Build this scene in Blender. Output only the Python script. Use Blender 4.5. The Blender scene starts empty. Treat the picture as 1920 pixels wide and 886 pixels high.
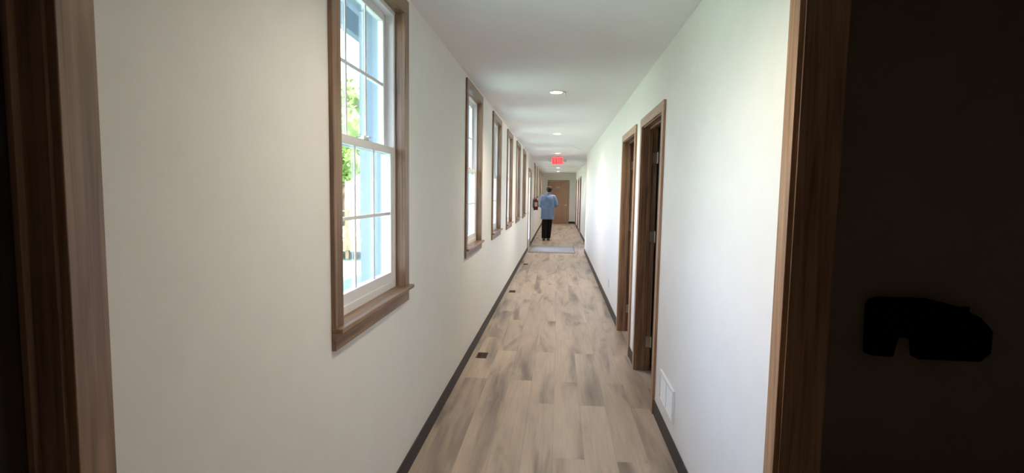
import bpy, bmesh, math, random
from mathutils import Vector, Matrix
R = math.radians
scene = bpy.context.scene
COL = scene.collection

# ------------------------------------------------------------------ dimensions
H = 1.50            # eye height
XL, XR = -0.775, 0.686
ZC = 2.461
YEND = 26.19
YBACK = -1.7
TW = 0.12           # partition thickness
XG = -0.875         # back of inner left wall
XO = -0.995         # outer face of left wall

# ------------------------------------------------------------------ materials
def new_mat(name):
    m = bpy.data.materials.new(name); m.use_nodes = True
    nt = m.node_tree
    return m, nt, nt.nodes['Principled BSDF']

def setp(b, **k):
    names = {'rough': 'Roughness', 'metal': 'Metallic', 'spec': 'Specular IOR Level', 'coat': 'Coat Weight'}
    for a, v in k.items(): b.inputs[names[a]].default_value = v

def plain(name, col, rough=0.6, var=0.04, scale=30, bump=0.0, metal=0.0, spec=0.4, bscale=None):
    """colour with a little procedural variation and fine bump"""
    m, nt, b = new_mat(name)
    tc = nt.nodes.new('ShaderNodeTexCoord')
    n = nt.nodes.new('ShaderNodeTexNoise'); n.inputs['Scale'].default_value = scale; n.inputs['Detail'].default_value = 4
    nt.links.new(tc.outputs['Object'], n.inputs['Vector'])
    r = nt.nodes.new('ShaderNodeValToRGB')
    r.color_ramp.elements[0].position = .3; r.color_ramp.elements[1].position = .7
    r.color_ramp.elements[0].color = [c * (1 - var) for c in col] + [1]
    r.color_ramp.elements[1].color = [min(1, c * (1 + var)) for c in col] + [1]
    nt.links.new(n.outputs['Fac'], r.inputs['Fac']); nt.links.new(r.outputs['Color'], b.inputs['Base Color'])
    setp(b, rough=rough, metal=metal, spec=spec)
    if bump:
        n2 = nt.nodes.new('ShaderNodeTexNoise'); n2.inputs['Scale'].default_value = bscale or scale * 6
        nt.links.new(tc.outputs['Object'], n2.inputs['Vector'])
        bp = nt.nodes.new('ShaderNodeBump'); bp.inputs['Strength'].default_value = bump; bp.inputs['Distance'].default_value = .002
        nt.links.new(n2.outputs['Fac'], bp.inputs['Height']); nt.links.new(bp.outputs['Normal'], b.inputs['Normal'])
    return m

def wood(name, dark, light, axis, rough=0.34):
    m, nt, b = new_mat(name)
    tc = nt.nodes.new('ShaderNodeTexCoord'); mp = nt.nodes.new('ShaderNodeMapping')
    s = [60, 60, 60]; s['xyz'.index(axis)] = 2.5
    mp.inputs['Scale'].default_value = s
    nt.links.new(tc.outputs['Object'], mp.inputs['Vector'])
    n = nt.nodes.new('ShaderNodeTexNoise'); n.inputs['Scale'].default_value = 1.0; n.inputs['Detail'].default_value = 5; n.inputs['Distortion'].default_value = .6
    nt.links.new(mp.outputs['Vector'], n.inputs['Vector'])
    r = nt.nodes.new('ShaderNodeValToRGB'); r.color_ramp.elements[0].position = .28; r.color_ramp.elements[1].position = .72
    r.color_ramp.elements[0].color = (*dark, 1); r.color_ramp.elements[1].color = (*light, 1)
    nt.links.new(n.outputs['Fac'], r.inputs['Fac']); nt.links.new(r.outputs['Color'], b.inputs['Base Color'])
    bp = nt.nodes.new('ShaderNodeBump'); bp.inputs['Strength'].default_value = .15; bp.inputs['Distance'].default_value = .001
    nt.links.new(n.outputs['Fac'], bp.inputs['Height']); nt.links.new(bp.outputs['Normal'], b.inputs['Normal'])
    setp(b, rough=rough, spec=.6)
    return m

def floor_mat():
    m, nt, b = new_mat('vinyl_plank')
    N = nt.nodes.new; L = nt.links.new
    tc = N('ShaderNodeTexCoord')
    mp = N('ShaderNodeMapping'); mp.inputs['Rotation'].default_value = (0, 0, R(90))
    L(tc.outputs['Object'], mp.inputs['Vector'])
    br = N('ShaderNodeTexBrick'); br.offset = .37
    br.inputs['Scale'].default_value = 1; br.inputs['Brick Width'].default_value = 1.22; br.inputs['Row Height'].default_value = .18
    br.inputs['Mortar Size'].default_value = .0012; br.inputs['Mortar Smooth'].default_value = .3
    br.inputs['Color1'].default_value = (.0, .0, .0, 1); br.inputs['Color2'].default_value = (1, 1, 1, 1); br.inputs['Mortar'].default_value = (.5, .5, .5, 1)
    L(mp.outputs['Vector'], br.inputs['Vector'])
    # per-plank offset pushes the grain pattern
    sc = N('ShaderNodeVectorMath'); sc.operation = 'MULTIPLY'; sc.inputs[1].default_value = (5, 13, 7)
    L(br.outputs['Color'], sc.inputs[0])
    st = N('ShaderNodeVectorMath'); st.operation = 'MULTIPLY'; st.inputs[1].default_value = (6.5, .95, 1)
    L(tc.outputs['Object'], st.inputs[0])
    ad = N('ShaderNodeVectorMath'); ad.operation = 'ADD'; L(st.outputs[0], ad.inputs[0]); L(sc.outputs[0], ad.inputs[1])
    n1 = N('ShaderNodeTexNoise'); n1.inputs['Scale'].default_value = 1.0; n1.inputs['Detail'].default_value = 3; n1.inputs['Distortion'].default_value = .55
    L(ad.outputs[0], n1.inputs['Vector'])
    st2 = N('ShaderNodeVectorMath'); st2.operation = 'MULTIPLY'; st2.inputs[1].default_value = (60, 3, 1)
    L(tc.outputs['Object'], st2.inputs[0])
    n2 = N('ShaderNodeTexNoise'); n2.inputs['Scale'].default_value = 1.0; n2.inputs['Detail'].default_value = 5
    L(st2.outputs[0], n2.inputs['Vector'])
    r = N('ShaderNodeValToRGB')
    e = r.color_ramp.elements; e[0].position = .30; e[0].color = (.22, .172, .148, 1); e[1].position = .72; e[1].color = (.56, .445, .36, 1)
    k = e.new(.50); k.color = (.46, .36, .29, 1)
    L(n1.outputs['Fac'], r.inputs['Fac'])
    mx = N('ShaderNodeMix'); mx.data_type = 'RGBA'; mx.blend_type = 'OVERLAY'; mx.inputs['Factor'].default_value = .22
    L(r.outputs['Color'], mx.inputs['A']); L(n2.outputs['Fac'], mx.inputs['B'])
    tone = N('ShaderNodeMapRange'); tone.inputs['To Min'].default_value = .94; tone.inputs['To Max'].default_value = 1.05
    L(br.outputs['Color'], tone.inputs['Value'])
    mu = N('ShaderNodeVectorMath'); mu.operation = 'SCALE'; L(mx.outputs['Result'], mu.inputs[0]); L(tone.outputs['Result'], mu.inputs['Scale'])
    mo = N('ShaderNodeMix'); mo.data_type = 'RGBA'; mo.inputs['B'].default_value = (.22, .17, .14, 1)
    fr = N('ShaderNodeMath'); fr.operation = 'MULTIPLY'; fr.inputs[1].default_value = .35; L(br.outputs['Fac'], fr.inputs[0])
    L(fr.outputs[0], mo.inputs['Factor']); L(mu.outputs[0], mo.inputs['A'])
    L(mo.outputs['Result'], b.inputs['Base Color'])
    bp = N('ShaderNodeBump'); bp.inputs['Strength'].default_value = .12; bp.inputs['Distance'].default_value = .001
    L(n2.outputs['Fac'], bp.inputs['Height']); L(bp.outputs['Normal'], b.inputs['Normal'])
    setp(b, rough=.42, spec=.4)
    return m

def glass_mat():
    m = bpy.data.materials.new('window_glass'); m.use_nodes = True
    nt = m.node_tree; nt.nodes.clear()
    o = nt.nodes.new('ShaderNodeOutputMaterial'); mx = nt.nodes.new('ShaderNodeMixShader')
    t = nt.nodes.new('ShaderNodeBsdfTransparent'); t.inputs['Color'].default_value = (.97, .985, .98, 1)
    g = nt.nodes.new('ShaderNodeBsdfGlossy'); g.inputs['Roughness'].default_value = .01
    f = nt.nodes.new('ShaderNodeFresnel'); f.inputs['IOR'].default_value = 1.45
    mu = nt.nodes.new('ShaderNodeMath'); mu.operation = 'MULTIPLY'; mu.inputs[1].default_value = .6
    nt.links.new(f.outputs[0], mu.inputs[0]); nt.links.new(mu.outputs[0], mx.inputs[0])
    nt.links.new(t.outputs[0], mx.inputs[1]); nt.links.new(g.outputs[0], mx.inputs[2]); nt.links.new(mx.outputs[0], o.inputs[0])
    return m

def emit(name, col, s):
    m, nt, b = new_mat(name)
    b.inputs['Base Color'].default_value = (*[min(1, c) for c in col], 1)
    b.inputs['Emission Color'].default_value = (*col, 1); b.inputs['Emission Strength'].default_value = s
    return m

WD, WLt = (.13, .072, .042), (.37, .22, .135)
M = dict(
    wall=plain('wall_paint', (.85, .83, .80), .55, .015, 8, .10, bscale=220),
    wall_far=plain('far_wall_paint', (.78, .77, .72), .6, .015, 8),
    ceiling=plain('ceiling_paint', (.85, .845, .86), .8, .012, 6, .06, bscale=120),
    floor=floor_mat(),
    base=plain('charcoal_vinyl', (.030, .028, .032), .5, .15, 20),
    wz=wood('stained_wood_upright', WD, WLt, 'z'), wy=wood('stained_wood_lengthwise', WD, WLt, 'y'), wx=wood('stained_wood_crosswise', WD, WLt, 'x'),
    cz=wood('lit_tone_casing_upright', (.22, .115, .062), (.50, .29, .165), 'z'), cy=wood('lit_tone_casing_lengthwise', (.22, .115, .062), (.50, .29, .165), 'y'),  # stain lightened in colour to stand in for window light on right-side door casings
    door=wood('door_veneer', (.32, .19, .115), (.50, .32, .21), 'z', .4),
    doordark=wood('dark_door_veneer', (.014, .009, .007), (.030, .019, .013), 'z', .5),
    vinyl=plain('white_vinyl', (.82, .80, .80), .4, .01, 10),
    glass=glass_mat(),
    ext=plain('exterior_board', (.26, .345, .42), .7, .03, 4, .05),
    soffit=plain('soffit_board', (.80, .80, .84), .7, .03, 6),
    dark=plain('dark_room_paint', (.050, .045, .042), .7, .08, 5, .08),
    room=plain('room_paint', (.32, .27, .22), .7, .04, 5),
    black=plain('black_plastic', (.0035, .0035, .0035), .9, .1, 20, spec=.05),
    metal=plain('satin_nickel', (.62, .60, .56), .35, .03, 60, metal=.9),
    bronze=plain('dark_bronze', (.060, .034, .022), .45, .15, 60, metal=.3),
    void=plain('duct_black', (.006, .005, .005), .9, .1, 20),
    grille=plain('white_enamel', (.82, .83, .86), .4, .01, 20),
    plate=plain('outlet_plastic', (.76, .76, .78), .4, .01, 20),
    slot=plain('outlet_slot', (.16, .16, .18), .6, .05, 20),
    mat=plain('grey_mat_pile', (.33, .305, .295), .95, .22, 55, .6, bscale=400),
    matedge=plain('mat_rubber', (.17, .165, .17), .8, .1, 40),
    red=plain('extinguisher_red', (.16, .012, .012), .35, .06, 20),
    label=plain('extinguisher_label', (.62, .55, .48), .5, .25, 45),
    blackm=plain('black_rubber', (.02, .018, .018), .5, .1, 30),
    lamp=emit('downlight_lens', (1.0, .93, .72), 2.6),
    trimw=plain('downlight_trim', (.80, .78, .70), .5, .01, 20),
    exitface=emit('exit_face_glow', (1.0, .075, .085), .50),
    exitlet=emit('exit_letter_glow', (1.0, .012, .014), .42),
    housing=plain('sign_housing', (.62, .58, .58), .5, .03, 20),
    signp=plain('pale_plaque', (.46, .38, .46), .5, .05, 30),
    shirt=plain('blue_shirt_cloth', (.20, .30, .50), .9, .18, 9, .3, bscale=60),
    trousers=plain('black_trouser_cloth', (.010, .008, .010), .95, .25, 14, .3, bscale=80),
    skin=plain('skin', (.42, .25, .17), .55, .06, 12),
    hair=plain('dark_hair', (.018, .013, .011), .7, .3, 60, .8, bscale=200),
    shoe=plain('brown_shoe_leather', (.075, .060, .048), .5, .2, 20),
    sole=plain('shoe_sole', (.05, .045, .04), .8, .1, 20),
    eye=plain('eye_white', (.75, .73, .70), .3, .02, 20), iris=plain('iris', (.05, .03, .02), .3, .02, 20), lip=plain('lips', (.40, .17, .14), .5, .05, 20),
    grass=plain('lawn', (.20, .27, .17), .95, .25, 1.5, .4, bscale=12),
    road=plain('asphalt', (.22, .24, .28), .9, .08, 3),
    pine=plain('deck_timber', (.42, .29, .16), .8, .15, 8),
    deckw=plain('deck_board', (.34, .32, .27), .8, .1, 6),
    leaf=plain('leaves_light', (.17, .27, .06), .8, .35, 1.2), leaf2=plain('leaves_dark', (.09, .18, .08), .8, .35, 1.2),
    bark=plain('bark', (.11, .08, .06), .9, .2, 5, .5),
    flower=plain('white_blossom', (.75, .76, .74), .9, .1, 9),
    roofm=plain('roof_shingle', (.10, .10, .11), .9, .2, 6),
    wire=plain('baluster_metal', (.10, .10, .10), .5, .1, 20),
)

# ------------------------------------------------------------------ builders
class MB:
    def __init__(s): s.bm = bmesh.new()
    def box(s, x0, x1, y0, y1, z0, z1):
        x0, x1 = sorted((x0, x1)); y0, y1 = sorted((y0, y1)); z0, z1 = sorted((z0, z1))
        v = [s.bm.verts.new(p) for p in ((x0,y0,z0),(x1,y0,z0),(x1,y1,z0),(x0,y1,z0),(x0,y0,z1),(x1,y0,z1),(x1,y1,z1),(x0,y1,z1))]
        for f in ((0,3,2,1),(4,5,6,7),(0,1,5,4),(1,2,6,5),(2,3,7,6),(3,0,4,7)): s.bm.faces.new([v[i] for i in f])
        return s
    def prism(s, pts, axis, a, b):
        """extrude a 2-D outline (list of (u,v)) along an axis from a to b"""
        def P(u, v, t): return {'x': (t, u, v), 'y': (u, t, v), 'z': (u, v, t)}[axis]
        A = [s.bm.verts.new(P(u, v, a)) for u, v in pts]; B = [s.bm.verts.new(P(u, v, b)) for u, v in pts]
        s.bm.faces.new(A); s.bm.faces.new(B[::-1]); n = len(pts)
        for i in range(n): s.bm.faces.new((A[i], B[i], B[(i+1) % n], A[(i+1) % n]))
        return s
    def lathe(s, prof, c=(0, 0, 0), axis='z', n=24):
        """prof: list of (radius, height)"""
        rings = []
        for r, h in prof:
            ring = []
            for i in range(n):
                a = 2*math.pi*i/n; u, v = r*math.cos(a), r*math.sin(a)
                p = {'z': (u, v, h), 'x': (h, u, v), 'y': (v, h, u)}[axis]
                ring.append(s.bm.verts.new((p[0]+c[0], p[1]+c[1], p[2]+c[2])))
            rings.append(ring)
        for a, b in zip(rings, rings[1:]):
            for i in range(n): s.bm.faces.new((a[i], a[(i+1) % n], b[(i+1) % n], b[i]))
        for ring in (rings[0], rings[-1]):
            try: s.bm.faces.new(ring)
            except ValueError: pass
        return s
    def tube(s, pts, r, n=10):
        pts = [Vector(p) for p in pts]; rings = []
        for i, p in enumerate(pts):
            d = (pts[min(i+1, len(pts)-1)] - pts[max(i-1, 0)]).normalized()
            u = d.orthogonal().normalized() if not rings else (pu - d*pu.dot(d)).normalized()
            pu = u; w = d.cross(u)
            rr = r[i] if isinstance(r, (list, tuple)) else r
            rings.append([s.bm.verts.new(p + rr*(u*math.cos(2*math.pi*k/n) + w*math.sin(2*math.pi*k/n))) for k in range(n)])
        for a, b in zip(rings, rings[1:]):
            for i in range(n): s.bm.faces.new((a[i], a[(i+1) % n], b[(i+1) % n], b[i]))
        s.bm.faces.new(rings[0][::-1]); s.bm.faces.new(rings[-1])
        return s
    def ball(s, c, r, sub=2, sc=(1, 1, 1)):
        g = bmesh.ops.create_icosphere(s.bm, subdivisions=sub, radius=r)
        for v in g['verts']: v.co = Vector((v.co.x*sc[0]+c[0], v.co.y*sc[1]+c[1], v.co.z*sc[2]+c[2]))
        return s
    def build(s, name, mat, parent=None, bevel=0, smooth=False):
        bmesh.ops.recalc_face_normals(s.bm, faces=s.bm.faces)
        me = bpy.data.meshes.new(name)
        if parent is not None:
            off = wloc(parent)
            for v in s.bm.verts: v.co -= off
        if smooth:
            for f in s.bm.faces: f.smooth = True
        s.bm.to_mesh(me); s.bm.free()
        o = bpy.data.objects.new(name, me); COL.objects.link(o); me.materials.append(mat)
        if parent is not None: o.parent = parent
        if bevel:
            b = o.modifiers.new('edge', 'BEVEL'); b.width = bevel; b.segments = 2; b.limit_method = 'ANGLE'
        return o

def wloc(o):
    v = Vector((0, 0, 0))
    while o is not None: v += o.location; o = o.parent
    return v
def tag(o, label, cat, group=None, kind=None):
    o['label'] = label; o['category'] = cat
    if group: o['group'] = group
    if kind: o['kind'] = kind
    return o
def empty(name, loc, label, cat, group=None, kind=None):
    o = bpy.data.objects.new(name, None); COL.objects.link(o); o.location = loc; o.empty_display_size = .1
    return tag(o, label, cat, group, kind)
def struct(o, label, cat): return tag(o, label, cat, kind='structure')

# ------------------------------------------------------------------ openings
WW = .905
Z_AP, Z_ST0, Z_ST1 = .938, 1.000, 1.018      # apron bottom, stool bottom/top
Z_WT = 2.425                                 # casing top
CW, CT = .070, .016                          # casing width / thickness
W_STARTS = [1.735, 4.335, 6.085, 7.80, 9.55, 11.34, 16.50, 18.40, 20.30, 22.20, 24.10]
DT = 2.12                                    # door casing top
SIDE_DOOR = (13.42, 14.62)                   # glazed door in the left wall (casing outer edges)
LEFT_NEAR = (-.28, .822)                      # doorway beside the camera
RIGHT_DOORS = [(.70, 1.681), (3.575, 4.558), (4.836, 5.85)]
FAR_DOORS = [(19.45, 20.40), (21.45, 22.40), (24.0, 24.95)]
XF = .815                                    # far right wall plane
Y1, Y2 = 13.45, 15.15                        # cross passage

def wall_panels(mb, x0, x1, ya, yb, z0, z1, openings):
    y = ya
    for (a, b, c, d) in sorted(openings):
        mb.box(x0, x1, y, a, z0, z1)
        if c > z0: mb.box(x0, x1, a, b, z0, c)
        if d < z1: mb.box(x0, x1, a, b, d, z1)
        y = b
    mb.box(x0, x1, y, yb, z0, z1)

JT = .015   # lining thickness
win_open = [(s+CW-JT, s+WW-CW+JT, Z_ST0, Z_WT-CW+JT) for s in W_STARTS]
door_o = lambda a, b, t=DT: (a+CW-JT, b-CW+JT, 0, t-CW+JT)
left_open = win_open + [door_o(*SIDE_DOOR), door_o(*LEFT_NEAR)]

# floor, ceiling
m = MB(); m.box(XO, 3.4, YBACK-.1, YEND+.15, -.12, 0)
struct(m.build('floor', M['floor']), 'greyish brown wood-look vinyl plank floor running down the hallway', 'floor')
m = MB(); m.box(XO, 3.4, YBACK-.1, YEND+.15, ZC, ZC+.1)
struct(m.build('ceiling', M['ceiling']), 'flat white painted hallway ceiling with recessed lights', 'ceiling')
m = MB(); m.box(XO-.0, 3.9, YBACK-.5, YEND+.6, ZC+.46, ZC+.62); m.box(3.5, 3.9, YBACK-.5, YEND+.6, -.6, ZC+.46)
struct(m.build('roof', M['roofm']), 'dark roof covering the building over the hallway', 'roof')

# left wall
m = MB(); wall_panels(m, XG, XL, YBACK, YEND, 0, ZC, left_open)
struct(m.build('wall_left', M['wall']), 'long cream painted wall on the left, pierced by tall windows', 'wall')
m = MB(); wall_panels(m, XO, XG, YBACK-.1, YEND+.15, -.6, 3.0, [(a, b, c, d) for a, b, c, d in left_open if c > 0] + [door_o(*SIDE_DOOR)])
struct(m.build('wall_exterior', M['ext']), 'pale blue-white outer wall boards seen in the window reveals', 'wall')
# eave
m = MB(); m.box(-1.62, XO, YBACK-.5, YEND+.6, 2.86, 2.89)
struct(m.build('trim_1', M['soffit']), 'grey soffit board under the roof edge outside the windows', 'soffit')
m = MB(); m.box(-1.66, -1.60, YBACK-.5, YEND+.6, 2.70, 3.02)
struct(m.build('trim_2', M['ext']), 'pale fascia board along the roof edge outside the windows', 'fascia')

# right wall
m = MB(); wall_panels(m, XR, XR+TW, YBACK, Y1, 0, ZC, [door_o(*RIGHT_DOORS[0], 2.32)]+[door_o(*d) for d in RIGHT_DOORS[1:]])
struct(m.build('wall_right', M['wall']), 'cream painted wall on the right with wooden doorways', 'wall')
m = MB(); m.box(XR+TW, 3.4, Y1-.12, Y1, 0, ZC); m.box(XF, 3.4, Y2, Y2+.12, 0, ZC)
m.box(3.2, 3.4, Y1, Y2, 0, ZC)
struct(m.build('wall_passage', M['wall_far']), 'cream walls of the side opening beyond the long right wall', 'wall')
m = MB(); wall_panels(m, XF, XF+TW, Y2+.12, YEND, 0, ZC, [door_o(*d) for d in FAR_DOORS])
struct(m.build('wall_right_far', M['wall_far']), 'narrower far stretch of cream wall on the right, with slim doors', 'wall')
# end wall
EX0, EX1 = -.555, .52
m = MB()
m.box(XO, EX0+CW-JT, YEND, YEND+.15, 0, ZC); m.box(EX1-CW+JT, 3.4, YEND, YEND+.15, 0, ZC)
m.box(EX0+CW-JT, EX1-CW+JT, YEND, YEND+.15, DT-CW+JT, ZC)
m.box(XO, 3.4, YEND+.15, YEND+.25, -.1, ZC)  # unseen slab added to block outside light leaking around the end door
struct(m.build('wall_end', M['wall_far']), 'cream end wall around the closed wooden door', 'wall')
# behind the camera
m = MB(); m.box(XO, 3.4, YBACK-.1, YBACK, 0, ZC)
struct(m.build('wall_back', M['room']), 'dark unlit wall behind the viewer closing the hallway', 'wall')

# rooms off the right side
m = MB()
m.box(XR+TW, 3.0, 2.50, 2.62, 0, ZC); m.box(3.0, 3.1, YBACK, 2.62, 0, ZC)
struct(m.build('wall_dark_room', M['room']), 'dark grey wall inside the unlit room on the right', 'wall')
m = MB(); m.box(3.0, 3.1, 2.62, Y1-.12, 0, ZC)
struct(m.build('wall_rooms', M['room']), 'tan back wall of the side rooms behind the open doorways', 'wall')
m = MB(); m.box(XR+TW, 3.0, 4.66, 4.74, 0, ZC)
struct(m.build('wall_partition', M['room']), 'tan partition between the two side rooms', 'wall')
m = MB(); m.box(XF+.45, XF+.55, Y2+.12, YEND, 0, ZC)
struct(m.build('wall_rooms_far', M['room']), 'tan wall behind the slim far doors', 'wall')

# baseboards
BH, BT = .100, .008
def base_runs(mb, x, side, ya, yb, gaps):
    y = ya
    for a, b in sorted(gaps):
        if a > y: mb.box(x, x+side*BT, y, a, 0, BH)
        y = b
    if yb > y: mb.box(x, x+side*BT, y, yb, 0, BH)
m = MB(); base_runs(m, XL, 1, YBACK, YEND, [LEFT_NEAR, SIDE_DOOR])
struct(m.build('baseboard_left', M['base'], bevel=.002), 'charcoal vinyl baseboard along the left wall', 'baseboard')
m = MB(); base_runs(m, XR, -1, YBACK, Y1, RIGHT_DOORS); m.box(XR, XR+TW, Y1, Y1+BT, 0, BH)
struct(m.build('baseboard_right', M['base'], bevel=.002), 'charcoal vinyl baseboard along the near right wall', 'baseboard')
m = MB(); base_runs(m, XF, -1, Y2, YEND, FAR_DOORS); m.box(XF-BT, 3.2, Y2-BT, Y2, 0, BH)
struct(m.build('baseboard_right_far', M['base'], bevel=.002), 'charcoal baseboard wrapping the far right wall corner', 'baseboard')
m = MB(); m.box(XL+BT, EX0, YEND-BT, YEND, 0, BH); m.box(EX1, XF-BT, YEND-BT, YEND, 0, BH)
struct(m.build('baseboard_end', M['base'], bevel=.002), 'charcoal baseboard pieces either side of the end door', 'baseboard')

# ------------------------------------------------------------------ windows
def make_window(n, y0, label):
    y1 = y0 + WW; yc = (y0+y1)/2
    root = empty('window_%d' % n, (XL, yc, Z_AP), label, 'window', kind='structure', group=None)
    x = XL
    # casing: near, far, head
    MB().box(x, x+CT, y0, y0+CW, Z_ST1, Z_WT-CW).build('side_casing', M['wz'], root, .002)
    MB().box(x, x+CT, y1-CW, y1, Z_ST1, Z_WT-CW).build('side_casing', M['wz'], root, .002)
    MB().box(x, x+CT, y0, y1, Z_WT-CW, Z_WT).build('head_casing', M['wy'], root, .002)
    MB().box(x-.05, x+.040, y0-.0, y1+.014, Z_ST0, Z_ST1).build('stool', M['wy'], root, .004)
    MB().box(x, x+CT, y0, y1, Z_AP, Z_ST0).build('apron', M['wy'], root, .002)
    a, b, c, d = y0+CW, y1-CW, Z_ST1, Z_WT-CW
    l = MB(); l.box(x-.034, x, a-JT, a, c, d); l.box(x-.034, x, b, b+JT, c, d); l.box(x-.034, x, a-JT, b+JT, d, d+JT)
    l.build('jamb_lining', M['wz'], root)
    # vinyl frame
    fx0, fx1 = XG, x-.034; fw = .020
    f = MB(); f.box(fx0, fx1, a-JT, a+fw, c, d+JT); f.box(fx0, fx1, b-fw, b+JT, c, d+JT)
    f.box(fx0, fx1, a+fw, b-fw, d-fw, d+JT); f.box(fx0, fx1, a+fw, b-fw, c-.0, c+.035)
    # track fins between the sashes
    f.box(-.847, -.843, a+fw, a+fw+.010, c+.035, d-fw); f.box(-.847, -.843, b-fw-.010, b-fw, c+.035, d-fw)
    f.build('vinyl_frame', M['vinyl'], root, .0015)
    zm = (c+d)/2 + .005
    def sash(nm, sx0, sx1, z0, z1, brail, trail):
        st = .036; p, q = a+fw, b-fw
        s = MB(); s.box(sx0, sx1, p, p+st, z0, z1); s.box(sx0, sx1, q-st, q, z0, z1)
        s.box(sx0, sx1, p+st, q-st, z0, z0+brail); s.box(sx0, sx1, p+st, q-st, z1-trail, z1)
        so = s.build(nm, M['vinyl'], root, .002)
        gx = (sx0+sx1)/2; g0, g1, h0, h1 = p+st, q-st, z0+brail, z1-trail
        MB().box(gx-.002, gx+.002, g0, g1, h0, h1).build('pane', M['glass'], so)
        t = MB()
        for k in (1, 2):
            yy = g0+(g1-g0)*k/3; t.box(gx+.0025, gx+.007, yy-.007, yy+.007, h0, h1)
        hz = (h0+h1)/2; t.box(gx+.0025, gx+.0085, g0, g1, hz-.007, hz+.007)
        t.build('muntin_grid', M['vinyl'], so)
        return so
    lo = sash('lower_sash', -.842, -.814, c+.035, zm+.018, .045, .034)
    up = sash('upper_sash', -.874, -.848, zm-.018, d-fw, .034, .036)
    k = MB(); k.box(-.838, -.812, yc-.030, yc+.030, zm+.018, zm+.026); k.lathe([(.010, 0), (.010, .010), (.004, .014)], (-.824, yc, zm+.026), n=12)
    k.box(-.828, -.800, yc-.004, yc+.026, zm+.028, zm+.034)
    k.build('sash_lock', M['vinyl'], root, .001)
    return root

wl = ['tall double-hung window nearest the viewer, wooden casing and sloping view of trees',
      'second window down the left wall, between the nearest one and a close group of four',
      'third window from the viewer on the left wall, narrow in view',
      'fourth window from the viewer on the left wall',
      'fifth window from the viewer on the left wall, one before the glazed door group ends',
      'sixth window from the viewer, last one before the left side door',
      'first window beyond the fire extinguisher on the far left wall',
      'second window beyond the fire extinguisher on the far left wall',
      'third window beyond the fire extinguisher on the far left wall',
      'fourth window beyond the extinguisher, next to last before the end wall',
      'last window on the left wall beside the end door']
wl[4] = 'fifth window from the viewer on the left wall, next to last before side door'
for i, y in enumerate(W_STARTS): make_window(i+1, y, wl[i])

# ------------------------------------------------------------------ doors
dn = [0]
def door_frame(y0, y1, x, side, depth, label, DT=DT):
    """side=+1: the passage lies towards -x of the wall face (right wall)"""
    dn[0] += 1
    root = empty('door_%d' % dn[0], (x, (y0+y1)/2, 0), label, 'doorway', kind='structure')
    cx0, cx1 = (x-CT, x) if side > 0 else (x, x+CT)
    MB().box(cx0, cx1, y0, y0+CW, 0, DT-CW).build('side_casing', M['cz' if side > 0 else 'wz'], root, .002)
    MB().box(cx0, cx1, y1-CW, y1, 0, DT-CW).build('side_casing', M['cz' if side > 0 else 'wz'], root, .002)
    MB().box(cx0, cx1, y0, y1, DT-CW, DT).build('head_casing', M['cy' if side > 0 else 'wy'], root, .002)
    xa, xb = (x, x+depth) if side > 0 else (x-depth, x)
    a, b, d = y0+CW, y1-CW, DT-CW
    MB().box(xa, xb, a-JT, a+.006, 0, d-.006).build('jamb', M['wz'], root, .001)
    MB().box(xa, xb, b-.006, b+JT, 0, d-.006).build('jamb', M['wz'], root, .001)
    MB().box(xa, xb, a-JT, b+JT, d-.006, d+JT).build('head_jamb', M['wy'], root, .001)
    # stops
    if DT > 2.2: return root          # plain cased opening
    s0, s1 = (x+depth*.42, x+depth*.62) if side > 0 else (x-depth*.55, x-depth*.43)
    st = MB(); st.box(s0, s1, a+.006, a+.018, 0, d-.018); st.box(s0, s1, b-.018, b-.006, 0, d-.018); st.box(s0, s1, a+.006, b-.006, d-.018, d-.006)
    st.build('door_stop', M['wz'], root, .001)
    return root

def lever(parent, x, y, z, out, along, mat='metal', sc=1):
    """handle on a face whose outward normal is the x axis (out=+-1) or y axis"""
    ax, s = out
    l = MB()
    if ax == 'x':
        l.lathe([(.030, 0), (.030, s*.008), (.012, s*.012), (.010, s*.045)], (x, y, z), 'x', 18)
        l.tube([(x+s*.045, y, z), (x+s*.050, y+along*.03, z), (x+s*.048, y+along*.12, z-.004)], [.010, .010, .008])
    else:
        l.lathe([(.030, 0), (.030, s*.008), (.012, s*.012), (.010, s*.045)], (x, y, z), 'y', 18)
        l.tube([(x, y+s*.045, z), (x+along*.03, y+s*.050, z), (x+along*.12, y+s*.048, z-.004)], [.010, .010, .008])
    return l.build('door_handle', M[mat], parent, smooth=False)

def hinges(root, x, y, mat='metal'):
    for z in (.25, 1.145, 1.80):
        h = MB(); h.box(x-.040, x, y-.003, y, z-.045, z+.045)
        h.lathe([(.007, z-.047), (.007, z+.047)], (x+.006, y-.006, 0), 'z', 12)
        for dz in (-.028, 0, .028): h.lathe([(.0035, -.001), (.0035, .0)], (x-.022, y-.0035, z+dz), 'y', 8)
        h.build('hinge', M[mat], root)

# near right doorway: dark room
r1 = door_frame(*RIGHT_DOORS[0], XR, 1, TW, 'dark open doorway filling the right edge of the view', 2.32)
# doorway A and B with leaves swung into the rooms
for i, (lab) in enumerate(['nearer of the paired open doorways, pale hinge plates on its jamb',
                           'farther of the paired open doorways on the right wall']):
    y0, y1 = RIGHT_DOORS[i+1]
    r = door_frame(y0, y1, XR, 1, TW, lab)
    yy = y1-CW-.006
    hinges(r, XR+TW-.002, yy)
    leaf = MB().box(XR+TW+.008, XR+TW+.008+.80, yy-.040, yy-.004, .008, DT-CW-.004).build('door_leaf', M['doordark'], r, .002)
    lever(leaf, XR+TW+.008+.735, yy-.040, .95, ('y', -1), -1)
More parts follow.
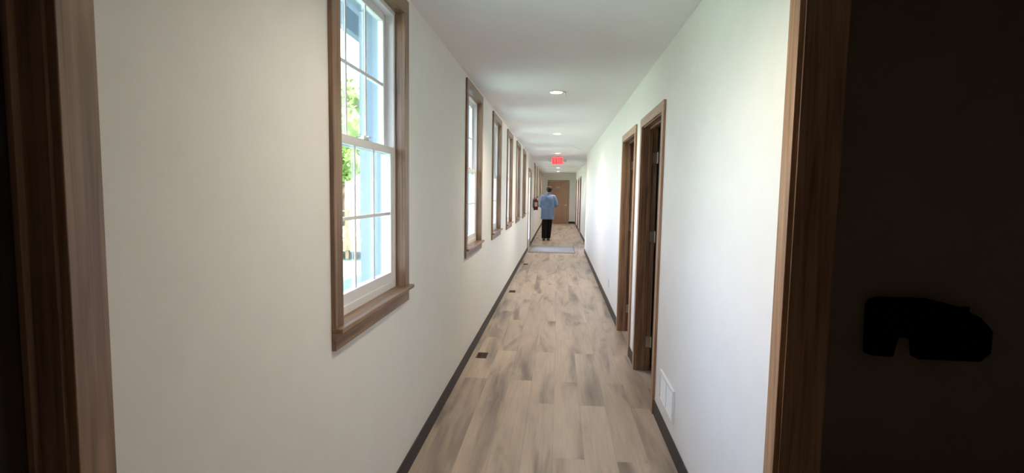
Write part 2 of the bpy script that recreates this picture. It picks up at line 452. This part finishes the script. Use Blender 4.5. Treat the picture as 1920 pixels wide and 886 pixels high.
# left near doorway: closed dark leaf
y0, y1 = LEFT_NEAR
r = door_frame(y0, y1, XL, -1, .10, 'closed dark door cut off by the left edge of the view')
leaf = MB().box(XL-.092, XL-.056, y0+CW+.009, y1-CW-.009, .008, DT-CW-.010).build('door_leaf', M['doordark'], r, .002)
lever(leaf, XL-.056, y0+CW+.08, .95, ('x', 1), 1)
# far right doors: closed
for i, (y0, y1) in enumerate(FAR_DOORS):
    r = door_frame(y0, y1, XF, 1, TW, ['first slim door beyond the side opening on the far right wall',
         'middle one of the three slim doors on the far right wall', 'slim door on the right next to the end wall'][i])
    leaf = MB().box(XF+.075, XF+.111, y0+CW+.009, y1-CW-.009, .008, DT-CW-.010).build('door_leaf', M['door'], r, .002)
    lever(leaf, XF+.075, y1-CW-.07, .95, ('x', -1), -1)
# side door on the left: white glazed leaf
y0, y1 = SIDE_DOOR
r = door_frame(y0, y1, XL, -1, .10, 'glazed white side door in wooden casing beside the grey floor mat')
a, b = y0+CW+.009, y1-CW-.009; xd0, xd1 = XL-.042, XL-.004
lf = MB(); lf.box(xd0, xd1, a, a+.11, .01, DT-CW-.003); lf.box(xd0, xd1, b-.11, b, .01, DT-CW-.003)
lf.box(xd0, xd1, a+.11, b-.11, .01, .25); lf.box(xd0, xd1, a+.11, b-.11, DT-CW-.15, DT-CW-.003)
leaf = lf.build('door_leaf', M['vinyl'], r, .002)
MB().box(XL-.025, XL-.021, a+.11, b-.11, .25, DT-CW-.15).build('pane', M['glass'], leaf)
lever(leaf, xd1, a+.055, .97, ('x', 1), 1)
# end door
dn[0] += 1
er = empty('door_%d' % dn[0], (0, YEND, 0), 'closed brown wooden door in the end wall, beyond the walking person', 'door', kind='structure')
MB().box(EX0, EX0+CW, YEND-CT, YEND, 0, DT-CW).build('side_casing', M['wz'], er, .002)
MB().box(EX1-CW*.55, EX1, YEND-CT, YEND, 0, DT-CW).build('side_casing', M['wz'], er, .002)
MB().box(EX0, EX1, YEND-CT, YEND, DT-CW*.6, DT).build('head_casing', M['wx'], er, .002)
MB().box(EX0+CW-JT, EX0+CW, YEND, YEND+.14, 0, DT-CW).build('jamb', M['wz'], er)
MB().box(EX1-CW, EX1-CW+JT, YEND, YEND+.14, 0, DT-CW).build('jamb', M['wz'], er)
MB().box(EX0+CW-JT, EX1-CW+JT, YEND, YEND+.14, DT-CW, DT-CW+JT).build('head_jamb', M['wx'], er)
leaf = MB().box(EX0+CW+.003, EX1-CW-.003, YEND+.012, YEND+.052, .008, DT-CW-.010).build('door_leaf', M['door'], er, .002)
lever(leaf, EX1-CW-.075, YEND+.012, .90, ('y', -1), -1)
MB().box(-.16, .05, YEND+.006, YEND+.012, 1.72, 1.82).build('name_plate', M['signp'], leaf, .001)

# dark wall fixture in the unlit room
FY = 2.50
def fp(px, pz): return (px, pz)
out = [(1.395, .80), (1.50, .795), (1.505, .84), (1.515, .885), (1.585, .885), (1.592, .84), (1.598, .79), (1.86, .79),
       (1.90, .83), (1.90, .93), (1.85, .985), (1.76, 1.03), (1.64, 1.058), (1.44, 1.058), (1.405, 1.05), (1.39, 1.02)]
fx = empty('wall_fixture', (1.64, FY, .79), 'black rounded fixture with a notched underside on the dark room wall', 'fixture')
MB().prism(out, 'y', FY-.075, FY-.012).build('housing', M['black'], fx, .010)
MB().box(1.45, 1.84, FY-.012, FY, .92, 1.02).build('mounting_plate', M['black'], fx, .002)

# ------------------------------------------------------------------ floor registers
def floor_register(y, x, label):
    root = empty('floor_register', (x, y, 0), label, 'floor vent', 'small dark floor registers by the left wall')
    w, l = .048, .078
    f = MB(); f.box(x-w, x-w+.010, y-l, y+l, .0, .005); f.box(x+w-.010, x+w, y-l, y+l, .0, .005)
    f.box(x-w+.010, x+w-.010, y-l, y-l+.012, .0, .005); f.box(x-w+.010, x+w-.010, y+l-.012, y+l, .0, .005)
    f.build('frame', M['bronze'], root, .001)
    g = MB()
    for k in range(7):
        yy = y-l+.022+k*.0187; g.box(x-w+.010, x+w-.010, yy-.0045, yy+.0045, .001, .0042)
    g.box(x-.003, x+.003, y-l+.012, y+l-.012, .001, .0045)
    g.build('louvre', M['bronze'], root)
    MB().box(x-w+.010, x+w-.010, y-l+.012, y+l-.012, .0002, .0010).build('duct_opening', M['void'], root)
for (y, x, lb) in [(4.70, -.667, 'small dark register in the floor nearest the viewer, below the first windows'),
                   (7.87, -.667, 'second dark floor register from the viewer by the left baseboard'),
                   (10.95, -.655, 'third dark floor register from the viewer, before the grey mat'),
                   (17.39, -.662, 'tiny dark floor register beyond the mat, left of the walking person')]:
    floor_register(y, x, lb)

# return-air grille on right wall
gy0, gy1, gz0, gz1 = 2.985, 3.375, .190, .385
root = empty('wall_grille', (XR, (gy0+gy1)/2, gz0), 'white rectangular air grille low on the right wall above the baseboard', 'vent')
x = XR; f = MB()
f.box(x-.014, x, gy0, gy0+.022, gz0, gz1); f.box(x-.014, x, gy1-.022, gy1, gz0, gz1)
f.box(x-.014, x, gy0+.022, gy1-.022, gz0, gz0+.022); f.box(x-.014, x, gy0+.022, gy1-.022, gz1-.022, gz1)
f.build('frame', M['grille'], root, .003)
f = MB(); n = 15
for k in range(n):
    z = gz0+.026+k*(gz1-gz0-.052)/(n-1)
    f.prism([(x-.011, z-.004), (x-.0095, z-.005), (x-.002, z+.004), (x-.0035, z+.005)], 'y', gy0+.022, gy1-.022)
f.box(x-.012, x-.002, (gy0+gy1)/2-.003, (gy0+gy1)/2+.003, gz0+.022, gz1-.022)
f.build('louvre', M['grille'], root)
MB().box(x-.0015, x-.0002, gy0+.020, gy1-.020, gz0+.020, gz1-.020).build('backing', M['grille'], root)

# outlet
oy, oz = 6.98, .325
root = empty('wall_outlet', (XR, oy, oz-.057), 'white electrical outlet on the right wall beyond the paired doorways', 'outlet')
MB().box(XR-.006, XR, oy-.036, oy+.036, oz-.058, oz+.058).build('cover_plate', M['plate'], root, .002)
for dz in (-.020, .020):
    s = MB().box(XR-.009, XR-.006, oy-.017, oy+.017, oz+dz-.014, oz+dz+.014).build('receptacle', M['plate'], root, .003)
    t = MB(); t.box(XR-.0095, XR-.009, oy-.008, oy-.005, oz+dz-.004, oz+dz+.007); t.box(XR-.0095, XR-.009, oy+.005, oy+.008, oz+dz-.004, oz+dz+.007)
    t.lathe([(.003, -.0005), (.003, 0)], (XR-.009, oy, oz+dz-.009), 'x', 8)
    t.build('socket_slot', M['slot'], s)

# ------------------------------------------------------------------ downlights
LY = [1.67, 5.15, 8.71, 12.95, 16.7, 20.4, 23.9]
ord_ = ['nearest', 'second', 'third', 'fourth', 'fifth', 'sixth']
for i, y in enumerate(LY):
    xx = -.045
    lab = ['recessed ceiling light overhead, above the frame, beside the nearest window', 'round recessed ceiling light nearest the viewer, glowing warm white', 'second lit ceiling light from the viewer, between nearest one and the red sign',
           'third lit ceiling light, just in front of the red sign', 'lit ceiling light hidden close behind the red sign',
           'ceiling light showing just under the red sign', 'last lit ceiling light before the end door'][i]
    root = empty('recessed_light', (xx, y, ZC), lab, 'ceiling light', 'recessed ceiling lights down the hallway')
    MB().lathe([(.058, -.0005), (.060, -.007), (.078, -.005), (.082, 0)], (xx, y, ZC), n=32).build('trim_ring', M['trimw'], root, smooth=True)
    MB().lathe([(.001, -.0120), (.030, -.0115), (.056, -.0085), (.057, -.002)], (xx, y, ZC), n=32).build('lens', M['lamp'], root, smooth=True)
    ld = bpy.data.lights.new('downlight_glow', 'SPOT'); ld.energy = 15 if i == 0 else 24; ld.color = (1, .86, .68); ld.spot_size = R(150); ld.spot_blend = 1; ld.shadow_soft_size = .05
    lo = bpy.data.objects.new('downlight_glow', ld); COL.objects.link(lo); lo.location = (0, 0, -.03); lo.parent = root
# small sprinkler head beside first light
sx, sy = .040, 5.18
root = empty('sprinkler_head', (sx, sy, ZC), 'tiny grey sprinkler head beside the nearest ceiling light', 'sprinkler')
MB().lathe([(.016, 0), (.016, -.003), (.006, -.005), (.005, -.016)], (sx, sy, ZC), n=14).build('body', M['metal'], root)
MB().lathe([(.013, -.020), (.013, -.0215)], (sx, sy, ZC), n=12).build('deflector', M['metal'], root)
MB().box(sx-.002, sx+.002, sy-.006, sy+.006, ZC-.020, ZC-.014).build('frame_arm', M['metal'], root)

# ------------------------------------------------------------------ exit sign
ex, ey, ez = -.052, 14.0, 2.335
sg = empty('exit_sign', (ex, ey, ZC), 'glowing red EXIT sign with two small lamp heads hung from the ceiling', 'exit sign')
w, h, t = .150, .100, .022
MB().box(ex-w, ex+w, ey-t, ey+t, ez-h, ez+h).build('housing', M['housing'], sg, .006)
MB().box(ex-w+.008, ex+w-.008, ey-t-.002, ey-t, ez-h+.008, ez+h-.008).build('face', M['exitface'], sg, .001)
L = MB(); yf0, yf1 = ey-t-.005, ey-t-.0021
lh, lw, sk = .065, .046, .013
def LX(k): return ex-.122+k*.0660
x0 = LX(0); L.box(x0, x0+sk, yf0, yf1, ez-lh, ez+lh)
for zz in (-lh, -sk/2, lh-sk): L.box(x0+sk, x0+lw, yf0, yf1, ez+zz, ez+zz+sk)
L.build('letter_e', M['exitlet'], sg)
x0 = LX(1); L = MB()
L.prism([(x0, ez-lh), (x0+sk*1.15, ez-lh), (x0+lw+.004, ez+lh), (x0+lw+.004-sk*1.15, ez+lh)], 'y', yf0, yf1)
L.prism([(x0, ez+lh), (x0+sk*1.15, ez+lh), (x0+lw+.004, ez-lh), (x0+lw+.004-sk*1.15, ez-lh)], 'y', yf0+.0002, yf1-.0002)
L.build('letter_x', M['exitlet'], sg)
x0 = LX(2)+.020; MB().box(x0, x0+sk, yf0, yf1, ez-lh, ez+lh).build('letter_i', M['exitlet'], sg)
x0 = LX(3)-.004; L = MB(); L.box(x0, x0+lw+.006, yf0, yf1, ez+lh-sk, ez+lh); L.box(x0+lw/2-sk/2+.003, x0+lw/2+sk/2+.003, yf0, yf1, ez-lh, ez+lh-sk)
L.build('letter_t', M['exitlet'], sg)
MB().lathe([(.055, 0), (.055, -.012), (.018, -.020), (.018, -(ZC-ez-h)+.001)], (ex, ey, ZC), n=20).build('canopy', M['housing'], sg)
for s in (-1, 1):
    hx = ex+s*.195
    hd = MB().lathe([(.020, .03), (.040, .012), (.044, -.030), (.040, -.034)], (hx, ey, ez+.005), 'y', 20).build('lamp_head', M['housing'], sg, smooth=True)
    MB().box(min(ex+s*w, hx-s*.02), max(ex+s*w, hx-s*.02), ey-.008, ey+.008, ez+.0, ez+.016).build('arm', M['housing'], hd)

# ------------------------------------------------------------------ fire extinguisher
fx_, fy_, = XL+.095, 15.95
fe = empty('fire_extinguisher', (fx_, fy_, .93), 'red fire extinguisher hanging on the left wall beyond the side door', 'fire extinguisher')
MB().lathe([(.058, .975), (.068, .985), (.070, 1.02), (.070, 1.235), (.062, 1.27), (.035, 1.295), (.024, 1.305), (.024, 1.32)], (fx_, fy_, 0), n=28).build('cylinder', M['red'], fe, smooth=True)
MB().box(fx_-.035, fx_+.045, fy_-.0745, fy_-.055, 1.08, 1.21).build('label_panel', M['label'], fe, .012)
MB().lathe([(.020, 1.32), (.022, 1.35), (.014, 1.36)], (fx_, fy_, 0), n=14).build('valve', M['metal'], fe)
hh = MB(); hh.tube([(fx_, fy_, 1.352), (fx_+.03, fy_-.02, 1.375), (fx_+.075, fy_-.05, 1.385)], .008); hh.tube([(fx_, fy_, 1.345), (fx_+.03, fy_-.02, 1.352), (fx_+.07, fy_-.045, 1.345)], .007)
hh.build('squeeze_handle', M['blackm'], fe)
MB().tube([(fx_-.01, fy_-.01, 1.34), (fx_-.055, fy_-.04, 1.33), (fx_-.082, fy_-.05, 1.26), (fx_-.080, fy_-.045, 1.12), (fx_-.076, fy_-.035, 1.03)], .008).build('hose', M['blackm'], fe, smooth=True)
bk = MB(); bk.box(XL, XL+.006, fy_-.02, fy_+.02, 1.05, 1.33); bk.box(XL, fx_-.068, fy_-.012, fy_+.012, 1.24, 1.26)
bk.build('wall_bracket', M['blackm'], fe)

# ------------------------------------------------------------------ mat
rt = empty('floor_mat', (-.13, 14.0, 0), 'flat grey mat lying across the floor by the side door', 'mat')
MB().box(-.735, .450, 13.16, 14.82, 0.0, .006).build('rubber_edge', M['matedge'], rt, .002)
MB().box(-.71, .425, 13.20, 14.78, .006, .010).build('pile', M['mat'], rt, .002)

# ------------------------------------------------------------------ person
def skin_obj(name, V, E, Rr, mat, parent=None, sub=2, extra=None):
    """bake a skinned skeleton into one mesh; Rr radius or (rx, ry) per vertex; first vertex is the root"""
    me = bpy.data.meshes.new(name+'_skel'); me.from_pydata([tuple(v) for v in V], E, []); me.update()
    o = bpy.data.objects.new(name+'_skel', me); COL.objects.link(o)
    sk = o.modifiers.new('s', 'SKIN'); sk.use_smooth_shade = True
    sk.branch_smoothing = .3
    for i, sv in enumerate(me.skin_vertices[0].data):
        r = Rr[i]; sv.radius = (r, r) if not isinstance(r, tuple) else r; sv.use_root = (i == 0)
    sb = o.modifiers.new('b', 'SUBSURF'); sb.levels = sub; sb.render_levels = sub
    dg = bpy.context.evaluated_depsgraph_get(); dg.update()
    nm = bpy.data.meshes.new_from_object(o.evaluated_get(dg), preserve_all_data_layers=False, depsgraph=dg)
    nm.name = name; bpy.data.objects.remove(o); bpy.data.meshes.remove(me)
    if extra: extra(nm)
    nm.materials.clear(); nm.materials.append(mat)
    for p in nm.polygons: p.use_smooth = True
    r = bpy.data.objects.new(name, nm); COL.objects.link(r)
    if parent: r.parent = parent
    return r

PX, PY = -.335, 16.62
class Sk:
    def __init__(s): s.V = []; s.E = []; s.R = []
    def add(s, p, r, par=None):
        s.V.append(p); s.R.append(r)
        if par is not None: s.E.append((par, len(s.V)-1))
        return len(s.V)-1
    def chain(s, par, pts):
        for p, r in pts: par = s.add(p, r, par)
        return par
# joints (x right, y forward/away, z up); walking away, forearms bent forward, head bowed slightly
S = Sk()
pel = S.add((-.005, .0, .90), (.125, .085))
ch = S.chain(pel, [((0, -.005, 1.02), (.115, .070)), ((.005, -.005, 1.18), (.115, .068)), ((.012, .01, 1.33), (.100, .060))])
nk = S.chain(ch, [((.020, .025, 1.43), .058), ((.028, .045, 1.495), .050)])
hd_ = S.chain(nk, [((.034, .065, 1.560), (.068, .082)), ((.036, .070, 1.620), (.073, .088)), ((.036, .062, 1.665), (.055, .070))])
def arm(side, sh, el, wr, fwd):
    a = S.chain(ch, [(sh, .044)])
    a = S.chain(a, [(tuple((Vector(sh)*.45+Vector(el)*.55)), .043), (el, .036), (tuple((Vector(el)*.5+Vector(wr)*.5)), .034), (wr, .024)])
    d = (Vector(wr)-Vector(el)).normalized(); up = Vector((0, 0, 1)); lat = d.cross(up).normalized()
    p0 = Vector(wr)
    palm = S.add(tuple(p0+d*.045), (.030, .017), a)
    for k, (off, ln) in enumerate([(-.028, .066), (-.009, .076), (.010, .071), (.028, .056)]):
        o_ = p0+d*.082+lat*off*1.0
        S.chain(palm, [(tuple(o_), .0105), (tuple(o_+d*ln*.45-up*.006), .0090), (tuple(o_+d*ln*.75-up*.026), .0082), (tuple(o_+d*ln*.85-up*.046), .0072)])
    th = p0+d*.03+up*.020-lat*side*(-.012)
    S.chain(palm, [(tuple(th+d*.015), .012), (tuple(th+d*.045+up*.012), .0105), (tuple(th+d*.070+up*.008), .0088)])
arm(-1, (-.160, 0, 1.355), (-.190, -.03, 1.10), (-.12, .20, 1.05), 1)
arm(1, (.180, .01, 1.355), (.262, -.02, 1.115), (.13, .20, 1.09), 1)
for side, hip, kn, an, toe in ((-1, (-.085, 0, .86), (-.095, .03, .50), (-.100, -.02, .09), (-.105, .14, .035)),
                               (1, (.080, 0, .86), (.060, .06, .50), (.035, .10, .09), (.035, .26, .035))):
    S.chain(pel, [(hip, .085), (tuple((Vector(hip)+Vector(kn))/2), .075), (kn, .055), (tuple(Vector(kn)*.6+Vector(an)*.4), .056), (an, .036), (tuple((Vector(an)+Vector(toe))/2+Vector((0, 0, -.012))), .036), (toe, .028)])
def face(nm):
    bm = bmesh.new(); bm.from_mesh(nm)
    def el(c, r, sc, sub=2):
        g = bmesh.ops.create_icosphere(bm, subdivisions=sub, radius=r)
        for v in g['verts']: v.co = Vector((v.co.x*sc[0], v.co.y*sc[1], v.co.z*sc[2]))+Vector(c)
    el((.036, .160, 1.585), .016, (.8, 1.0, 1.5))            # nose
    el((.036, .140, 1.535), .020, (1.1, .7, .8))             # chin
    for s in (-1, 1):
        el((.036+s*.078, .058, 1.590), .022, (.35, .7, 1.25))    # ears
    el((.036, .148, 1.556), .018, (1.2, .45, .35))           # mouth
    bm.to_mesh(nm); bm.free()
person = skin_obj('person', S.V, S.E, S.R, M['skin'], None, 2, face)
person.location = (PX, PY, 0)
tag(person, 'person in a loose blue shirt and black trousers walking away down the hallway', 'person')
# eyes (set in the face)
for s in (-1, 1):
    e = MB().ball((PX+.036+s*.030, PY+.1310, 1.605), .0105, 2).build('eye', M['eye'], person, smooth=True)
    MB().ball((PX+.036+s*.030, PY+.1392, 1.605), .0040, 2).build('iris', M['iris'], e, smooth=True)
# hair
hm = MB(); hm.ball((PX+.036, PY+.050, 1.618), .100, 4, (1.0, 1.0, .90))
rnd = random.Random(3)
for v in hm.bm.verts:
    l = v.co-Vector((PX+.036, PY+.05, 1.618))
    k = 1+.05*math.sin(l.x*110+2)*math.sin(l.z*90)+.03*rnd.random()
    if l.y > .05 and l.z < .03: k *= .80
    if l.z < -.02 and l.y < .03: l = Vector((l.x*.92, l.y, l.z*1.30))
    v.co = Vector((PX+.036, PY+.05, 1.618))+l*k
hm.build('hair', M['hair'], person, smooth=True)
# shirt: loose, hanging past the hips, sleeves to the elbow
rings_ = [(-.003, -.002, .668, .188, .122), (-.003, -.002, .672, .200, .134), (-.002, -.001, .80, .203, .136), (0, -.002, .95, .204, .134),
          (.0, -.004, 1.10, .206, .130), (.004, -.004, 1.24, .208, .126), (.008, -.002, 1.32, .200, .118), (.010, .002, 1.375, .172, .104),
          (.014, .010, 1.415, .120, .088), (.018, .020, 1.445, .082, .076), (.022, .028, 1.470, .066, .066), (.024, .031, 1.486, .064, .064)]
tm = MB(); prev = None; NS = 56
def lerp_rings():
    for A_, B_ in zip(rings_, rings_[1:]):
        n_ = max(1, int((B_[2]-A_[2])/.02))
        for k_ in range(n_): yield [A_[i]+(B_[i]-A_[i])*k_/n_ for i in range(5)]
    yield rings_[-1]
for cx_, cy_, z_, rx_, ry_ in lerp_rings():
    ring = []
    for k in range(NS):
        an_ = 2*math.pi*k/NS
        fold = 1+max(0, min(1, (1.30-z_)*2))*(.030*math.sin(an_*9+z_*6)+.014*math.sin(an_*17-z_*11))+.012*math.sin(z_*42+an_*3)
        sq = 1+.06*abs(math.sin(2*an_))
        ring.append(tm.bm.verts.new((PX+cx_+rx_*fold*sq*math.cos(an_), PY+cy_+ry_*fold*sq*math.sin(an_), z_)))
    if prev:
        for k in range(NS): tm.bm.faces.new((prev[k], prev[(k+1) % NS], ring[(k+1) % NS], ring[k]))
    else: tm.bm.faces.new(ring[::-1])
    prev = ring
tm.bm.faces.new(prev)
def P_(x, y, z): return (PX+x, PY+y, z)
tm.tube([P_(-.10, 0, 1.375), P_(-.150, 0, 1.365), P_(-.180, -.010, 1.30), P_(-.197, -.022, 1.20), P_(-.205, -.03, 1.12), P_(-.198, .01, 1.085), P_(-.178, .06, 1.070)], [.066, .076, .078, .073, .072, .068, .060], 18)
tm.tube([P_(.12, 0, 1.38), P_(.175, .005, 1.365), P_(.215, -.004, 1.29), P_(.245, -.014, 1.20), P_(.262, -.02, 1.135), P_(.250, .02, 1.105), P_(.222, .07, 1.095)], [.066, .078, .079, .074, .073, .069, .060], 18)
sh_ = tm.build('shirt', M['shirt'], person, smooth=True)
rm = sh_.modifiers.new('blend', 'REMESH'); rm.mode = 'VOXEL'; rm.voxel_size = .009; rm.use_smooth_shade = True
sm = sh_.modifiers.new('soften', 'SMOOTH'); sm.factor = .5; sm.iterations = 3
MB().tube([(PX+.022+.062*math.cos(a), PY+.028+.060*math.sin(a), 1.485+.012*math.sin(a)) for a in [i*math.pi/10 for i in range(21)]], .011).build('collar', M['shirt'], person, smooth=True)
# trousers
U = Sk()
p0 = U.add((0, 0, .86), (.150, .115))
U.chain(p0, [((0, 0, .95), (.145, .11))])
for side, hip, kn, an in ((-1, (-.072, 0, .78), (-.090, .03, .48), (-.098, -.02, .10)), (1, (.072, 0, .78), (.055, .06, .48), (.032, .095, .10))):
    U.chain(p0, [(hip, .104), (tuple((Vector(hip)+Vector(kn))/2), .102), (kn, .094), (tuple((Vector(kn)+Vector(an))/2), .090), (an, .084), ((an[0], an[1]+.010, .050), .080)])
skin_obj('trousers', U.V, U.E, U.R, M['trousers'], person, 2)
# shoes
for (fx0, fy0) in ((-.100, -.02), (.034, .10)):
    sh = MB(); y0 = PY+fy0; x0 = PX+fx0
    prof = [(-.075, .030, .075), (-.05, .040, .085), (0, .042, .085), (.06, .044, .065), (.12, .048, .050), (.17, .042, .040), (.198, .022, .030)]
    rings = []
    for yy, w_, hz in prof:
        rings.append([sh.bm.verts.new((x0+w_*math.cos(a)*(1 if math.sin(a) < 0.2 else .85), y0+yy, .018+max(0, math.sin(a))*hz)) for a in [k*math.pi/8 for k in range(0, 9)]])
    for A, B in zip(rings, rings[1:]):
        for k in range(8): sh.bm.faces.new((A[k], A[k+1], B[k+1], B[k]))
        sh.bm.faces.new((A[8], A[0], B[0], B[8]))
    sh.bm.faces.new(rings[0]); sh.bm.faces.new(rings[-1])
    so = sh.build('shoe', M['shoe'], person, smooth=True)
    sl = MB(); pts = [(x0-w_-.003, y0+yy) for yy, w_, _ in prof]+[(x0+w_+.003, y0+yy) for yy, w_, _ in reversed(prof)]
    sl.prism(pts, 'z', 0.0, .020).build('sole', M['sole'], so, .003)

# ------------------------------------------------------------------ outside
m = MB(); m.box(-90, XO, -25, 110, -.75, -.60)
tag(m.build('lawn', M['grass']), 'green lawn outside the left windows', 'lawn', kind='structure')
m = MB(); m.box(-90, XO-6, 30.0, 37.5, -.60, -.585)
tag(m.build('road', M['road']), 'grey-blue road strip across the lawn outside the nearest window', 'road', kind='structure')
# deck with railing
dk = empty('deck', (-6.2, 15.6, -.6), 'low timber deck with pale post and thin balusters seen through the nearest window', 'deck')
MB().box(-9.2, -3.6, 15.3, 17.6, -.12, -.06).build('deck_boards', M['deckw'], dk, .004)
MB().box(-9.2, -3.6, 15.26, 15.30, -.32, -.05).build('rim_board', M['pine'], dk, .003)
for px_ in (-8.9, -6.32, -3.8):
    MB().box(px_-.055, px_+.055, 15.31, 15.42, -.6, .96).build('post', M['pine'], dk, .005)
MB().box(-9.1, -3.7, 15.34, 15.39, .84, .88).build('top_rail', M['pine'], dk, .003)
MB().box(-9.1, -3.7, 15.34, 15.39, .02, .06).build('bottom_rail', M['pine'], dk, .003)
for k in range(38):
    bx = -9.0+k*.14
    if min(abs(bx-p) for p in (-8.9, -6.32, -3.8)) < .07: continue
    MB().lathe([(.009, .06), (.009, .84)], (bx, 15.365, 0), n=8).build('baluster', M['wire'], dk)

def tree(x, y, h, rad, seed, label, mat='leaf', n=2600, z0=None):
    rn = random.Random(seed)
    root = empty('tree', (x, y, -.6), label, 'tree', 'trees across the lawn')
    tb = MB(); tb.tube([(x, y, -.6), (x+.1, y, h*.25), (x-.1, y+.1, h*.55), (x, y, h*.8)], [rad*.09, rad*.075, rad*.05, rad*.02], 12)
    for k in range(7):
        a = k*2.4; z = h*(.3+.07*k)
        tb.tube([(x, y, z), (x+math.cos(a)*rad*.35, y+math.sin(a)*rad*.35, z+h*.1), (x+math.cos(a)*rad*.65, y+math.sin(a)*rad*.65, z+h*.18)], [rad*.035, rad*.022, rad*.01], 7)
    tb.build('trunk', M['bark'], root, smooth=True)
    f = MB(); zc = h*.62; zr = h*.42
    lobes = []
    for k in range(16):
        a = rn.uniform(0, 6.28); e = rn.uniform(-.9, 1); rr = math.sqrt(max(0, 1-e*e))*.62
        lobes.append((x+math.cos(a)*rr*rad, y+math.sin(a)*rr*rad, zc+e*zr*.65, rad*rn.uniform(.32, .5)))
    for k in range(n):
        lx, ly, lz, lr = rn.choice(lobes)
        d = Vector((rn.gauss(0, 1), rn.gauss(0, 1), rn.gauss(0, 1))).normalized()*lr*rn.uniform(.7, 1.05)
        c = Vector((lx, ly, lz))+Vector((d.x, d.y, d.z*.85))
        u = Vector((rn.gauss(0, 1), rn.gauss(0, 1), rn.gauss(0, 1))).normalized(); v = u.orthogonal().normalized()
        s_ = rn.uniform(.12, .24)*rad/3.2
        q = [c+u*s_, c+v*s_*.6, c-u*s_, c-v*s_*.6]
        f.bm.faces.new([f.bm.verts.new(p) for p in q])
    for lx, ly, lz, lr in lobes: f.ball((lx, ly, lz), lr*.72, 2, (1, 1, .85))
    f.build('foliage', M[mat], root)
tree(-12.6, 29.5, 7.6, 3.3, 1, 'bright green leafy tree framed by the nearest window', 'leaf')
tree(-21.0, 46.0, 8.5, 4.5, 2, 'darker green tree left of the bright one outside', 'leaf2')
tree(-14.8, 56.0, 8.5, 4.2, 4, 'dark green tree standing behind the bright leafy tree', 'leaf2')
tree(-5.5, 62.0, 8.0, 4.4, 5, 'far tree straight down the lawn outside', 'leaf2')
tree(-26.0, 36.0, 8.0, 4.2, 6, 'leftmost dark tree across the lawn', 'leaf2')
# white flowering bush
rn = random.Random(9); bx, by = -10.75, 28.0
bs = empty('flowering_bush', (bx, by, -.6), 'round white flowering bush at the tree line outside the nearest window', 'bush')
f = MB()
for k in range(24):
    d = Vector((rn.gauss(0, 1), rn.gauss(0, 1), rn.gauss(0, 1))).normalized()*.42
    f.ball((bx+d.x, by+d.y, 1.45+d.z), .24, 2)
f.build('blossom', M['flower'], bs)
MB().tube([(bx, by, -.6), (bx+.05, by, .3), (bx, by, 1.3)], [.09, .06, .04]).build('stem', M['bark'], bs)

# ------------------------------------------------------------------ light
w = bpy.data.worlds.new('World'); scene.world = w; w.use_nodes = True
nt = w.node_tree; bg = nt.nodes['Background']
tc = nt.nodes.new('ShaderNodeTexCoord'); sp = nt.nodes.new('ShaderNodeSeparateXYZ'); nt.links.new(tc.outputs['Generated'], sp.inputs[0])
rp = nt.nodes.new('ShaderNodeValToRGB'); e = rp.color_ramp.elements
e[0].position = 0; e[0].color = (.62, .60, .57, 1); e[1].position = .5; e[1].color = (.46, .64, 1.0, 1)
nt.links.new(sp.outputs['Z'], rp.inputs['Fac']); nt.links.new(rp.outputs['Color'], bg.inputs['Color'])
bg.inputs['Strength'].default_value = 4.8
sun = bpy.data.lights.new('sun', 'SUN'); sun.energy = 17; sun.angle = R(1.0); sun.color = (1, .95, .84)
so = bpy.data.objects.new('sun', sun); COL.objects.link(so); so.rotation_euler = (R(-18), R(42), 0)
# sky portals in the glazed openings
for (a, b, c, d) in win_open + [(SIDE_DOOR[0]+.18, SIDE_DOOR[1]-.18, .25, 1.9)]:
    pl = bpy.data.lights.new('sky_portal', 'AREA'); pl.shape = 'RECTANGLE'; pl.size = d-c; pl.size_y = b-a; pl.cycles.is_portal = True
    po = bpy.data.objects.new('sky_portal', pl); COL.objects.link(po)
    po.location = (XO-.02, (a+b)/2, (c+d)/2); po.rotation_euler = (0, R(-90), 0)

# ------------------------------------------------------------------ camera
f, yaw, pitch, roll = 988.246, .0868, -.08382, .01566
cam = bpy.data.cameras.new('camera'); co = bpy.data.objects.new('camera', cam); COL.objects.link(co)
cam.sensor_width = 36; cam.sensor_fit = 'HORIZONTAL'; cam.lens = f*36/1920; cam.clip_start = .02; cam.clip_end = 400
mat = Matrix.Rotation(yaw, 4, 'Z') @ Matrix.Rotation(math.pi/2+pitch, 4, 'X') @ Matrix.Rotation(roll, 4, 'Z')
mat.translation = (0, 0, H); co.matrix_world = mat
scene.camera = co
scene.cycles.max_bounces = 16; scene.cycles.diffuse_bounces = 12; scene.cycles.transparent_max_bounces = 16

vs = scene.view_settings
scene.display_settings.display_device = 'sRGB'
vs.view_transform = 'Standard'; vs.look = 'None'; vs.gamma = 1; vs.use_curve_mapping = False
vs.exposure = 1.8
